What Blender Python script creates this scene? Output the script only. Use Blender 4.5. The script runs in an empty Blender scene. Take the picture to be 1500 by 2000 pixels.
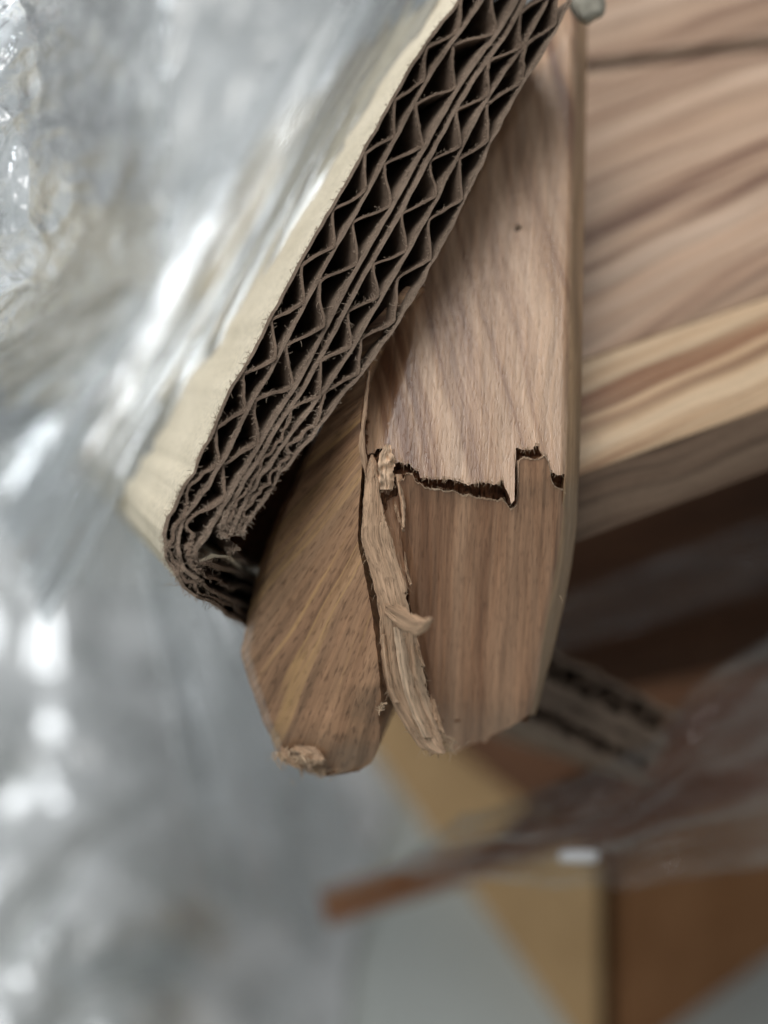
import bpy, math, random
import numpy as np
from mathutils import Vector, noise

random.seed(7); rng = np.random.default_rng(7)
scene = bpy.context.scene
COL = scene.collection

# ------------------------------------------------------------------ camera
# the lens is a phone's: 9.6 mm sensor, short focal length, wide open, ~11 cm from the damaged wood
TAN = 0.4864                     # tangent of half the vertical field of view
K = TAN / 1000.0
TH = math.radians(55)            # camera looks 35 degrees down
CAM_H = 0.26
FOCUS = 109.5
cam_data = bpy.data.cameras.new('camera')
cam_data.sensor_fit = 'VERTICAL'; cam_data.sensor_height = 9.6; cam_data.sensor_width = 7.2
cam_data.lens = 9.6 / (2 * TAN)
cam_data.clip_start = 0.005; cam_data.clip_end = 50
cam_data.dof.use_dof = True
cam_data.dof.focus_distance = FOCUS / 1000
cam_data.dof.aperture_fstop = cam_data.lens / 5.8
camera = bpy.data.objects.new('camera', cam_data); COL.objects.link(camera)
camera.location = (0, 0, CAM_H); camera.rotation_euler = (TH, 0, 0)
scene.camera = camera

# ------------------------------------------------------------------ world, lamps, exposure
world = bpy.data.worlds.new('World'); scene.world = world; world.use_nodes = True
bg = world.node_tree.nodes['Background']
bg.inputs['Color'].default_value = (0.92, 0.96, 1.0, 1); bg.inputs['Strength'].default_value = 0.29

def rot(v):
    c, s = math.cos(TH), math.sin(TH)
    return Vector((v[0], v[1] * c - v[2] * s, v[1] * s + v[2] * c))

def area(name, cdir, dist, sx, sy, power, color):
    """a window-like lamp in the room, given by its direction from the damaged corner"""
    l = bpy.data.lights.new(name, 'AREA'); l.shape = 'RECTANGLE'; l.size = sx; l.size_y = sy
    l.energy = power; l.color = color
    o = bpy.data.objects.new(name, l); COL.objects.link(o)
    tgt = rot((0, 0, -0.11)) + Vector((0, 0, CAM_H))
    p = tgt + rot(Vector(cdir).normalized() * dist)
    o.location = p
    o.rotation_euler = (tgt - p).to_track_quat('-Z', 'Y').to_euler()
    return o
area('window_light', (-0.26, 0.72, 0.58), 1.25, 1.05, 0.8, 13.5, (1.0, 0.985, 0.96))
area('far_window_light', (-0.75, 0.55, -0.35), 1.2, 0.34, 0.46, 7.5, (0.94, 0.975, 1.0))

vs = scene.view_settings
vs.view_transform = 'Standard'; vs.look = 'None'; vs.exposure = 0.0; vs.gamma = 1.0
vs.use_curve_mapping = False
scene.render.engine = 'CYCLES'
scene.cycles.use_denoising = True
scene.cycles.use_adaptive_sampling = True; scene.cycles.adaptive_threshold = 0.04; scene.cycles.adaptive_min_samples = 16
scene.cycles.max_bounces = 6; scene.cycles.transparent_max_bounces = 16
scene.cycles.sample_clamp_indirect = 6

# ------------------------------------------------------------------ helpers
def W(px, py, d):
    """photo pixel (1500 x 2000) at depth d mm -> world metres"""
    v = Vector(((px - 750) * K * d, (1000 - py) * K * d, -d)) * 0.001
    return rot(v) + Vector((0, 0, CAM_H))
def CV(x, y, z):
    """camera-frame direction in mm -> world vector in metres"""
    return rot(Vector((x, y, z)) * 0.001)
def plane(*pts):
    a, b, c = [np.array([(p[0]-750)*K*p[2], (1000-p[1])*K*p[2], -p[2]]) for p in pts]
    n = np.cross(b - a, c - a); k = n @ a
    return lambda px, py: k / (n @ np.array([(px-750)*K, (1000-py)*K, -1.0]))
def floor_depth(px, py):
    return 1000 * CAM_H / -(rot(((px-750)*K, (1000-py)*K, -1.0)).z)
def poly(pts):
    a = np.array(sorted(pts), float)
    return lambda t: float(np.interp(t, a[:, 0], a[:, 1]))
def N(x, y, z=0.0): return noise.noise(Vector((x, y, z)))
def lerp(a, b, t): return a + (b - a) * t
def sstep(a, b, t):
    t = min(1, max(0, (t - a) / (b - a))); return t * t * (3 - 2 * t)

def thing(name, label, cat, loc, group=None):
    o = bpy.data.objects.new(name, None); COL.objects.link(o); o.location = loc
    o.empty_display_size = 0.01
    o['label'] = label; o['category'] = cat
    if group: o['group'] = group
    return o
def tag(o, label, cat, group=None, kind=None):
    o['label'] = label; o['category'] = cat
    if group: o['group'] = group
    if kind: o['kind'] = kind
    return o
def world_loc(o):
    v = Vector((0, 0, 0))
    while o is not None: v = v + o.location; o = o.parent
    return v
def mesh_obj(name, verts, faces, mats, parent=None, uvs=None, fmat=None, smooth=True, label=None, loc=None):
    me = bpy.data.meshes.new(name)
    base = world_loc(parent) if parent is not None else (Vector(loc) if loc is not None else Vector((0, 0, 0)))
    me.from_pydata([tuple(Vector(v) - base) for v in verts], [], faces)
    if not isinstance(mats, (list, tuple)): mats = [mats]
    for m in mats: me.materials.append(m)
    if fmat is not None: me.polygons.foreach_set('material_index', fmat)
    me.polygons.foreach_set('use_smooth', [smooth] * len(faces))
    if uvs is not None:
        lay = me.uv_layers.new(name='UVMap')
        li = np.empty(len(me.loops), dtype=np.int32); me.loops.foreach_get('vertex_index', li)
        lay.data.foreach_set('uv', np.array(uvs, dtype=np.float32)[li].ravel())
    me.update()
    o = bpy.data.objects.new(name, me); COL.objects.link(o)
    if parent is not None: o.parent = parent
    elif loc is not None: o.location = loc
    if label: o['label'] = label
    return o
def sharp(o, deg=35):
    me = o.data
    for e in me.edges: pass
    try: me.set_sharp_from_angle(angle=math.radians(deg))
    except Exception: pass
    return o

def closed_slab(name, front, back, nu, nv, mats, parent, uvs=None, side_mat=0, label=None, deg=40, loc=None, tuv=3.0):
    """front/back: lists [(nu+1)*(nv+1)] of world points, u outer index; closed solid"""
    n = (nu + 1) * (nv + 1)
    idx = lambda i, j: i * (nv + 1) + j
    F, M = [], []
    for i in range(nu):
        for j in range(nv):
            a, b, c, d = idx(i, j), idx(i, j+1), idx(i+1, j+1), idx(i+1, j)
            F.append((a, b, c, d)); M.append(0)
            F.append((a+n, d+n, c+n, b+n)); M.append(side_mat)
    for i in range(nu):
        a, b = idx(i, 0), idx(i+1, 0); F.append((a, b, b+n, a+n)); M.append(side_mat)
        a, b = idx(i, nv), idx(i+1, nv); F.append((b, a, a+n, b+n)); M.append(side_mat)
    for j in range(nv):
        a, b = idx(0, j), idx(0, j+1); F.append((b, a, a+n, b+n)); M.append(side_mat)
        a, b = idx(nu, j), idx(nu, j+1); F.append((a, b, b+n, a+n)); M.append(side_mat)
    uv2 = None if uvs is None else list(uvs) + [(a_ + tuv, b_) for a_, b_ in uvs]
    o = mesh_obj(name, list(front) + list(back), F, mats, parent, uv2, M, True, label, loc)
    return sharp(o, deg)

def px_slab(name, XL, XR, yt, yb, dfn, thick, nu, nv, mats, parent, uvfn=None, side_mat=0, label=None,
            back=(0, 0), deg=40, loc=None, vpow=1.0):
    """a solid whose front face follows an outline; XL,XR: y->x ; yt,yb: x->y ; dfn(x,y,u,v)->depth"""
    front, bk, uvs = [], [], []
    t0, b0 = yt(XL(1e9) if False else XL(yt(0))), 0
    for i in range(nu + 1):
        u = i / nu
        # iterate to find the x of the top and bottom at this u
        y = yt(900.0)
        for _ in range(4): x = lerp(XL(y), XR(y), u); y = yt(x)
        y0 = y
        y = yb(800.0)
        for _ in range(4): x = lerp(XL(y), XR(y), u); y = yb(x)
        y1 = y
        for j in range(nv + 1):
            v = (j / nv) ** vpow
            y = lerp(y0, y1, v); x = lerp(XL(y), XR(y), u)
            d = dfn(x, y, u, v)
            p = W(x, y, d)
            front.append(p); bk.append(p + CV(back[0], back[1], -thick))
            uvs.append(uvfn(x, y) if uvfn else ((x-750)*K*110, (1000-y)*K*110))
    return closed_slab(name, front, bk, nu, nv, mats, parent, uvs, side_mat, label, deg, loc)

def tubes(name, strands, mat, parent, sides=3, label=None):
    """strands: list of (points, r0, r1)"""
    V, F = [], []
    for pts, r0, r1 in strands:
        n = len(pts); b = len(V)
        for k, p in enumerate(pts):
            t = (pts[min(k+1, n-1)] - pts[max(k-1, 0)])
            t = t.normalized() if t.length > 0 else Vector((0, 0, 1))
            a = t.orthogonal().normalized(); c = t.cross(a)
            r = lerp(r0, r1, k / (n - 1))
            for s in range(sides):
                an = 2 * math.pi * s / sides
                V.append(p + (a * math.cos(an) + c * math.sin(an)) * r)
        for k in range(n - 1):
            for s in range(sides):
                s2 = (s + 1) % sides
                F.append((b + k*sides + s, b + k*sides + s2, b + (k+1)*sides + s2, b + (k+1)*sides + s))
    o = mesh_obj(name, V, F, mat, parent, label=label)
    return o

# ------------------------------------------------------------------ materials
def lin(r, g, b):
    f = lambda c: (c/255/12.92) if c/255 <= 0.04045 else ((c/255 + 0.055)/1.055)**2.4
    return (f(r), f(g), f(b), 1)
class NT:
    def __init__(s, name):
        s.m = bpy.data.materials.new(name); s.m.use_nodes = True
        s.t = s.m.node_tree; s.t.nodes.clear()
        s.out = s.n('ShaderNodeOutputMaterial')
    def n(s, typ, **kw):
        nd = s.t.nodes.new(typ)
        for k, v in kw.items(): setattr(nd, k, v)
        return nd
    def l(s, a, b): s.t.links.new(a, b)
    def mapping(s, src, scale, rot_=(0, 0, 0), loc=(0, 0, 0)):
        m = s.n('ShaderNodeMapping'); s.l(src, m.inputs['Vector'])
        m.inputs['Scale'].default_value = scale; m.inputs['Rotation'].default_value = rot_; m.inputs['Location'].default_value = loc
        return m.outputs['Vector']
    def noise(s, vec, scale=1, detail=4, rough=0.55, dist=0.0):
        x = s.n('ShaderNodeTexNoise'); s.l(vec, x.inputs['Vector'])
        x.inputs['Scale'].default_value = scale; x.inputs['Detail'].default_value = detail
        x.inputs['Roughness'].default_value = rough; x.inputs['Distortion'].default_value = dist
        return x.outputs['Fac']
    def ramp(s, fac, stops):
        r = s.n('ShaderNodeValToRGB'); s.l(fac, r.inputs['Fac'])
        e = r.color_ramp.elements
        while len(e) < len(stops): e.new(0.5)
        for k, (p, c) in enumerate(stops):
            e[k].position = p; e[k].color = c if isinstance(c, (tuple, list)) else (c, c, c, 1)
        return r.outputs['Color']
    def mix(s, fac, a, b, mode='MIX'):
        x = s.n('ShaderNodeMix', data_type='RGBA', blend_type=mode)
        for sock, val in ((x.inputs['Factor'], fac), (x.inputs['A'], a), (x.inputs['B'], b)):
            pass
        ins = [i for i in x.inputs if i.enabled] if False else None
        fi, ai, bi = x.inputs[0], x.inputs[6], x.inputs[7]
        for sock, val in ((fi, fac), (ai, a), (bi, b)):
            if hasattr(val, 'is_output') or isinstance(val, bpy.types.NodeSocket): s.l(val, sock)
            else: sock.default_value = val
        return x.outputs[2]
    def math(s, op, a, b=None, clamp=False):
        x = s.n('ShaderNodeMath', operation=op); x.use_clamp = clamp
        for k, v in enumerate((a, b)):
            if v is None: continue
            if isinstance(v, bpy.types.NodeSocket): s.l(v, x.inputs[k])
            else: x.inputs[k].default_value = v
        return x.outputs[0]
    def bump(s, h, strength=0.3, dist=0.0003, normal=None):
        b = s.n('ShaderNodeBump'); s.l(h, b.inputs['Height'])
        b.inputs['Strength'].default_value = strength; b.inputs['Distance'].default_value = dist
        if normal is not None: s.l(normal, b.inputs['Normal'])
        return b.outputs['Normal']

def wood_mat(name, dark, mid, light, rough=0.42, fig_rot=0.0, fig=(0.16, 0.012), streak=(1.6, 0.04), pore=1.0,
             fleck=0.35, seed=0.0, spec=0.5, yellow=None, contrast=1.0, bump=0.35, all_rot=0.0, fine_k=0.85, hair_k=0.7):
    m = NT(name)
    uv = m.n('ShaderNodeUVMap', uv_map='UVMap').outputs['UV']
    if all_rot: uv = m.mapping(uv, (1, 1, 1), (0, 0, all_rot))
    warp = m.noise(m.mapping(uv, (0.05, 0.03, 1), loc=(seed, seed*1.7, 0)), 1, 2)
    wv = m.n('ShaderNodeVectorMath', operation='MULTIPLY_ADD')
    cmb = m.n('ShaderNodeCombineXYZ'); m.l(warp, cmb.inputs[0])
    m.l(cmb.outputs[0], wv.inputs[0]); wv.inputs[1].default_value = (5, 0, 0); m.l(uv, wv.inputs[2])
    wuv = wv.outputs[0]
    figure = m.noise(m.mapping(m.mapping(wuv, (1, 1, 1), (0, 0, fig_rot), (seed, seed, 0)), (fig[0], fig[1], 1)), 1, 4, 0.6, 0.6)
    fine = m.noise(m.mapping(wuv, (streak[0], streak[1], 1), loc=(seed*3, 0, 0)), 1, 5, 0.62, 0.15)
    hair = m.noise(m.mapping(uv, (3.6, 0.09, 1), loc=(seed, 3, 0)), 1, 5, 0.7)
    porev = m.noise(m.mapping(uv, (4.6, 0.75, 1), loc=(seed*2, 7, 0)), 1, 1.5, 0.5)
    a, b = 0.5 - 0.22/contrast, 0.5 + 0.22/contrast
    col = m.ramp(figure, [(a, dark), (0.5, mid), (b, light)])
    fcol = m.ramp(fine, [(0.30, 0.45), (0.5, 0.95), (0.70, 1.30)])
    col = m.mix(fine_k, col, fcol, 'MULTIPLY')
    hcol = m.ramp(hair, [(0.30, 0.60), (0.5, 1.0), (0.70, 1.30)])
    col = m.mix(hair_k, col, hcol, 'MULTIPLY')
    pf = m.ramp(porev, [(0.54, 0.0), (0.70, 1.0)])
    pfac = m.math('MULTIPLY', pf, 0.42 * pore)
    col = m.mix(pfac, col, (dark[0]*0.28, dark[1]*0.24, dark[2]*0.22, 1))
    if yellow is not None:
        yn = m.noise(m.mapping(wuv, (0.62, 0.012, 1), loc=(seed*5+2.3, 1, 0)), 1, 2, 0.5, 0.3)
        yf = m.ramp(yn, [(0.58, 0.0), (0.635, 1.0), (0.66, 0.25)])
        col = m.mix(m.math('MULTIPLY', yf, 0.45), col, yellow)
    p = m.n('ShaderNodeBsdfPrincipled')
    m.l(col, p.inputs['Base Color'])
    rr = m.ramp(hair, [(0.3, min(1, rough + 0.16)), (0.7, max(0.05, rough - 0.10))])
    m.l(rr, p.inputs['Roughness'])
    p.inputs['Specular IOR Level'].default_value = spec
    h = m.math('ADD', m.math('MULTIPLY', hair, 0.6), m.math('SUBTRACT', fine, m.math('MULTIPLY', pf, 0.5)))
    m.l(m.bump(h, bump, 0.00025), p.inputs['Normal'])
    m.l(p.outputs[0], m.out.inputs['Surface'])
    return m.m

def paper_mat(name, c1, c2, rough=0.9, scale=900, bump=0.35):
    m = NT(name)
    co = m.n('ShaderNodeTexCoord').outputs['Object']
    big = m.noise(co, scale*0.16, 4, 0.6); fin = m.noise(co, scale*2.2, 3, 0.65)
    col = m.ramp(big, [(0.3, c1), (0.7, c2)])
    col = m.mix(0.6, col, m.ramp(fin, [(0.3, 0.72), (0.5, 1.0), (0.72, 1.2)]), 'MULTIPLY')
    p = m.n('ShaderNodeBsdfPrincipled'); m.l(col, p.inputs['Base Color'])
    p.inputs['Roughness'].default_value = rough; p.inputs['Specular IOR Level'].default_value = 0.15
    m.l(m.bump(fin, bump, 0.0002), p.inputs['Normal'])
    m.l(p.outputs[0], m.out.inputs['Surface'])
    return m.m

def film_mat(name, body=0.18, tint=(0.92, 0.95, 0.97, 1), rough=0.10, spec=1.0, crinkle=160, cb=0.25, bodycol=(0.93, 0.95, 0.96, 1)):
    """thin clear polythene: mostly see-through, a little milky, glossy with fine crinkles"""
    m = NT(name)
    co = m.n('ShaderNodeTexCoord').outputs['Object']
    vor = m.n('ShaderNodeTexVoronoi'); vor.inputs['Scale'].default_value = crinkle
    wob = m.noise(co, crinkle*0.5, 3, 0.6, 0.5)
    m.l(m.mix(0.08, co, wob), vor.inputs['Vector'])
    h = m.math('ADD', vor.outputs['Distance'], m.math('MULTIPLY', wob, 0.8))
    nrm = m.bump(h, cb, 0.002)
    tr = m.n('ShaderNodeBsdfTransparent'); tr.inputs['Color'].default_value = tint
    gl = m.n('ShaderNodeBsdfGlossy'); gl.inputs['Roughness'].default_value = rough
    m.l(nrm, gl.inputs['Normal'])
    df = m.n('ShaderNodeBsdfDiffuse'); df.inputs['Color'].default_value = bodycol
    tl = m.n('ShaderNodeBsdfTranslucent'); tl.inputs['Color'].default_value = bodycol
    m.l(nrm, df.inputs['Normal'])
    ms = m.n('ShaderNodeMixShader'); ms.inputs[0].default_value = 0.45
    m.l(df.outputs[0], ms.inputs[1]); m.l(tl.outputs[0], ms.inputs[2])
    milky = m.n('ShaderNodeMixShader')
    bm = m.ramp(m.noise(co, 45, 4, 0.6), [(0.3, body*0.45), (0.7, body*1.5)])
    m.l(bm, milky.inputs[0])
    m.l(tr.outputs[0], milky.inputs[1]); m.l(ms.outputs[0], milky.inputs[2])
    fr = m.n('ShaderNodeFresnel'); fr.inputs['IOR'].default_value = 1.5; m.l(nrm, fr.inputs['Normal'])
    f2 = m.math('MULTIPLY', fr.outputs[0], 1.7 * spec, clamp=True)
    fin = m.n('ShaderNodeMixShader'); m.l(f2, fin.inputs[0])
    m.l(milky.outputs[0], fin.inputs[1]); m.l(gl.outputs[0], fin.inputs[2])
    m.l(fin.outputs[0], m.out.inputs['Surface'])
    return m.m

M_face = wood_mat('teak_face', lin(126, 90, 66), lin(175, 139, 109), lin(198, 164, 134), rough=0.31, fig_rot=-0.26,
                  fig=(0.30, 0.016), streak=(0.9, 0.03), seed=3.1, spec=0.7, contrast=1.9, pore=0.45, fine_k=0.5, hair_k=0.6)
M_low = wood_mat('teak_face_shaded', lin(120, 84, 61), lin(170, 130, 100), lin(192, 153, 122), rough=0.38, fig_rot=-0.10,
                 fig=(0.30, 0.016), streak=(0.9, 0.03), seed=3.1, spec=0.45, contrast=1.1, pore=0.6, fine_k=0.6, hair_k=0.7)  # upper face's teak again, shade of the lower tilt put in its colour
M_left = wood_mat('teak_side_face', lin(116, 84, 62), lin(162, 126, 96), lin(184, 148, 116), rough=0.46, fig=(0.20, 0.008), streak=(1.0, 0.03),
                  seed=5.5, spec=0.45, pore=1.05, contrast=1.3, yellow=lin(214, 174, 116), fine_k=0.7)
M_torn = wood_mat('torn_fibre_wood', lin(164, 128, 98), lin(214, 180, 148), lin(234, 206, 176), rough=0.7, streak=(2.2, 0.03), seed=1.3, pore=0.5, bump=0.9)
M_edge = wood_mat('edge_band', lin(142, 112, 84), lin(166, 136, 104), lin(180, 152, 118), rough=0.4, streak=(1.2, 0.01), seed=2.2, pore=0.2, contrast=0.6)
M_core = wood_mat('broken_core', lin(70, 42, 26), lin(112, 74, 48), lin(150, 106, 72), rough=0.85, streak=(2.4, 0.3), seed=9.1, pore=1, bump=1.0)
M_fray = wood_mat('frayed_wood', lin(172, 142, 114), lin(208, 182, 152), lin(226, 204, 178), rough=0.8, streak=(3, 0.1), seed=4.4, pore=0.3)
M_panA = wood_mat('panel_plank_dark', lin(124, 92, 74), lin(192, 160, 134), lin(212, 184, 160), rough=0.30, fig=(0.30, 0.009), streak=(0.6, 0.012), seed=11.0, spec=0.7, contrast=1.4, pore=0.3, all_rot=0.27, fine_k=0.5, hair_k=0.4)
M_panB = wood_mat('panel_plank_light', lin(140, 98, 70), lin(200, 167, 132), lin(224, 197, 163), rough=0.34, fig=(0.34, 0.007), streak=(0.7, 0.012), seed=15.6, spec=0.6, contrast=1.5, pore=0.3, all_rot=0.06, fine_k=0.5, hair_k=0.4)
M_panE = wood_mat('panel_edge', lin(84, 66, 52), lin(112, 92, 76), lin(132, 112, 94), rough=0.6, fig=(0.3, 0.01), streak=(0.8, 0.01), seed=17.0, spec=0.25, pore=0.5)
M_dark = wood_mat('dark_gap_fill', lin(54, 33, 20), lin(76, 50, 33), lin(94, 66, 45), rough=0.6, seed=19.0, spec=0.2, pore=0.5)  # dark tone carries the shade of the void under the tabletop
M_slat = wood_mat('slat_wood', lin(92, 56, 36), lin(126, 80, 54), lin(148, 98, 68), rough=0.5, seed=21.0, spec=0.3, pore=0.5)
M_stub = wood_mat('orange_slat_wood', lin(118, 76, 48), lin(154, 104, 70), lin(174, 124, 86), rough=0.5, seed=23.0, spec=0.3, pore=0.4)
M_kraft = paper_mat('kraft_paper', lin(114, 99, 86), lin(146, 128, 112))
M_flute = paper_mat('fluting_paper', lin(102, 87, 75), lin(136, 117, 101))
M_fuzz = paper_mat('paper_fuzz', lin(152, 134, 117), lin(186, 167, 149))
M_cream = paper_mat('cream_liner', lin(204, 193, 170), lin(218, 207, 185), bump=0.2)
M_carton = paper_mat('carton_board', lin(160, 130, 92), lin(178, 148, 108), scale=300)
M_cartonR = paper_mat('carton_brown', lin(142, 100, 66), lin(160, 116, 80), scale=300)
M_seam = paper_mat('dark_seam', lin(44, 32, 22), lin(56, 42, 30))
M_cover = paper_mat('dark_gap_cover', lin(84, 58, 40), lin(100, 70, 50), scale=300)
M_foam = paper_mat('grey_foam', lin(150, 146, 134), lin(172, 168, 154), scale=500)
M_white = paper_mat('white_highlight', lin(226, 226, 228), lin(238, 238, 240), scale=300)
M_film = film_mat('stretch_film', 0.08, rough=0.17, spec=1.0, crinkle=60, cb=0.04)
M_film2 = film_mat('loose_film', 0.36, rough=0.06, spec=2.4, crinkle=240, cb=0.16)
M_film3 = film_mat('far_film', 0.72, rough=0.11, spec=1.5, crinkle=70, cb=0.08)
M_film5 = film_mat('heap_film', 0.72, rough=0.24, spec=1.7, crinkle=60, cb=0.06)
M_film4 = film_mat('slat_film', 0.08, rough=0.14, spec=0.8, crinkle=60, cb=0.08, bodycol=(0.46, 0.39, 0.34, 1))

def floor_mat():
    m = NT('floor_grey')
    co = m.n('ShaderNodeTexCoord').outputs['Object']
    n1 = m.noise(co, 6, 3, 0.5)
    col = m.ramp(n1, [(0.35, lin(154, 160, 156)), (0.65, lin(182, 186, 182))])
    p = m.n('ShaderNodeBsdfPrincipled'); m.l(col, p.inputs['Base Color']); p.inputs['Roughness'].default_value = 0.3
    m.l(p.outputs[0], m.out.inputs['Surface']); return m.m
M_floor = floor_mat()

# ------------------------------------------------------------------ setting
S = 6.0
fl = mesh_obj('floor', [(-S, -1, 0), (S, -1, 0), (S, 2*S, 0), (-S, 2*S, 0)], [(0, 1, 2, 3)], M_floor)
fl['kind'] = 'structure'; fl['label'] = 'pale grey floor far below the wooden corner'

# ------------------------------------------------------------------ the damaged wooden corner
post = thing('wooden_furniture_corner', 'brown wooden corner, cracked across and splintered at its blunt end', 'furniture corner', W(760, 1400, 122))

# outlines (photo pixels)
inner_line = poly([(-250, 1270), (-60, 1180), (50, 1112), (76, 1104), (132, 1032), (224, 980), (280, 956), (408, 900), (548, 832), (640, 772), (708, 722), (740, 716)])
faceR = poly([(-250, 1135), (0, 1128), (280, 1122), (560, 1115), (760, 1111), (930, 1107), (1000, 1103), (1100, 1090), (1180, 1075), (1260, 1060), (1340, 1048), (1390, 1038), (1420, 1030)])
bandR = poly([(-250, 1154), (0, 1148), (280, 1144), (560, 1139), (760, 1136), (930, 1131), (1020, 1127), (1100, 1117), (1180, 1102), (1260, 1083), (1340, 1061), (1390, 1047), (1420, 1034)])
up_d0 = plane((900, 930, 110.2), (700, 500, 118.3), (1100, 500, 118.3))
def up_d(x, y): return up_d0(x, y)
crack_top = [(690, 886), (720, 888), (722, 884), (731, 886), (736, 876), (752, 874), (760, 880), (766, 905), (787, 903), (789, 908), (800, 906), (808, 917),
    (818, 921), (820, 934), (834, 934), (848, 937), (866, 935), (885, 938), (899, 941), (914, 947), (929, 945), (940, 942), (954, 943), (966, 947), (974, 945), (978, 939), (983, 938), (985, 950),
    (991, 961), (996, 972), (998, 984), (1005, 978), (1006.5, 903), (1007, 875), (1025, 879), (1042, 877), (1043.5, 870), (1053, 871), (1055, 886), (1068, 892),
    (1074, 908), (1075, 923), (1090, 927), (1103, 926), (1105, 942), (1112, 945)]
low_top = [(760, 960), (774, 950), (776, 939), (789, 936), (792, 924), (806, 926), (808, 934), (812, 941), (826, 947), (830, 953), (841, 954), (858, 955), (870, 960), (885, 958), (894, 963), (903, 967), (915, 966), (929, 972), (948, 973),
    (962, 976), (972, 979), (980, 974), (987, 980), (996, 995), (1003, 993), (1011, 983), (1013, 947), (1014.5, 899), (1019, 897), (1024, 893), (1038, 896), (1053, 899), (1060, 893), (1062, 890),
    (1068, 895), (1073, 910), (1077, 939), (1084, 950), (1099, 957), (1104, 962), (1112, 962)]
ct, lt = poly(crack_top), poly(low_top)
def ctj(x): return ct(x) + 2.2 * N(x*0.16, 3.3) + 1.2 * N(x*0.5, 9.1)
def ltj(x): return lt(x) + 2.2 * N(x*0.17, 6.3) + 1.2 * N(x*0.55, 2.1)

# upper face : flat, rolling off towards the split arris on its left
upXL = poly([(-250, 1190), (-60, 1100), (50, 1040), (132, 970), (224, 915), (280, 890), (408, 835), (548, 770), (640, 720), (708, 700), (740, 712), (800, 716), (850, 712), (875, 716), (900, 720), (990, 738)])
def up_depth(x, y, u, v):
    d = up_d(x, y)
    ridge = poly([(-250, 1300), (500, 845), (560, 822), (712, 795), (790, 772), (880, 752), (960, 745)])(y)
    if x < ridge: d += 0.028 * (ridge - x) + 0.00016 * (ridge - x) ** 2
    d += 0.10 * N(x*0.012, y*0.004, 1.0) + 0.8 * max(0, (x - faceR(y) + 14) / 14) ** 2
    d += 0.5 * sstep(870, 950, y) * sstep(815, 740, x)
    return d
uv_up = lambda x, y: ((x - 900 - (930 - y) * 0.05) * K * 110 * (1 + 0.0001 * (930 - y)), (1000 - y) * K * 115)
px_slab('upper_face', upXL, faceR, lambda x: -250.0, ctj, up_depth, 3.0, 300, 60, [M_face, M_core], post, uv_up, 1, 'smooth sheened upper face above the jagged crack', vpow=0.7)

# lower face below the crack, knocked back
lowXL = poly([(900, 776), (940, 777), (1000, 784), (1050, 779), (1085, 788), (1120, 794), (1180, 800), (1250, 815), (1330, 834), (1400, 850), (1440, 862), (1475, 884)])
low_d0 = plane((900, 950, 109.9), (860, 1440, 119.5), (1080, 1000, 111.6))
def low_bot(x): return poly([(840, 1452), (862, 1462), (884, 1472), (900, 1464), (920, 1454), (940, 1448), (947, 1452), (955, 1440), (1000, 1418), (1030, 1398), (1042, 1380)])(x) + 2.5*N(x*0.08, 5.5)
def low_depth(x, y, u, v):
    d = low_d0(x, y)
    d += 4.0 * sstep(1330, 1480, y) ** 2 + 0.8 * max(0, (x - faceR(y) + 14) / 14) ** 2
    d += 0.18 * N(x*0.02, y*0.006, 4.0) + 0.12*N(x*0.12, y*0.01, 2.0)
    if u < 0.06: d += (0.06 - u) * 10
    d -= 0.5 * sstep(990, 930, y)
    return d
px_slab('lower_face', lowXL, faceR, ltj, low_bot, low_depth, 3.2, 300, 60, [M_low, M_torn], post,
        lambda x, y: ((x - 900 + (y - 950) * 0.05) * K * 110, (1000 - y) * K * 112), 1, 'broken lower face below the jagged crack, coloured darker as turned from the light')

# pale raw lip along the torn upper edge of the broken face
def lip_depth(x, y, u, v): return low_depth(x, y, 0.5, v) - 0.10 - 0.10*N(x*0.1, 3.0)
px_slab('raw_lip', lambda y: 779.0, lambda y: 1104.0, lambda x: ltj(x) - 1.2 - 1.0*N(x*0.2, 7.0), lambda x: ltj(x) - 0.6 + max(0.2, 1.6 + 5.0*N(x*0.05, 1.0) + 2.6*N(x*0.21, 5.0)), lip_depth, 0.5, 330, 2, [M_torn], post, None, 0, 'pale raw lip along the crack')

# rounded edge band down the right side
def band_depth(x, y, u, v):
    a, b = faceR(y), bandR(y)
    d = (up_d(a, y) if y < 935 else lerp(up_d(a, 935), low_d0(a, y) + 4.0 * sstep(1330, 1480, y) ** 2, sstep(935, 1010, y)))
    return d + 0.55 + 3.8 * u ** 1.6 + 0.15 * N(y*0.03, u*2)
px_slab('edge_band', lambda y: faceR(y) - 5, bandR, lambda x: -250.0, lambda x: 1396.0, band_depth, 6.0, 8, 160, M_edge, post,
        lambda x, y: ((x - faceR(y)) * K * 110, (1000 - y) * K * 112), 0, 'smooth tan rounded edge along the right side')

# inner core seen through the crack
def core_depth(x, y, u, v):
    return max(up_d(x, min(y, 960)), low_d0(x, y)) + 1.5 + 0.7*N(x*0.05, y*0.05, 1) + 0.7*N(x*0.16, y*0.12, 5)
px_slab('inner_core', poly([(700, 716), (960, 712), (1100, 735), (1440, 800)]), lambda y: faceR(y) - 2, lambda x: 820.0, lambda x: 1410.0, core_depth, 12.0, 110, 110, M_core, post)

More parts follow.
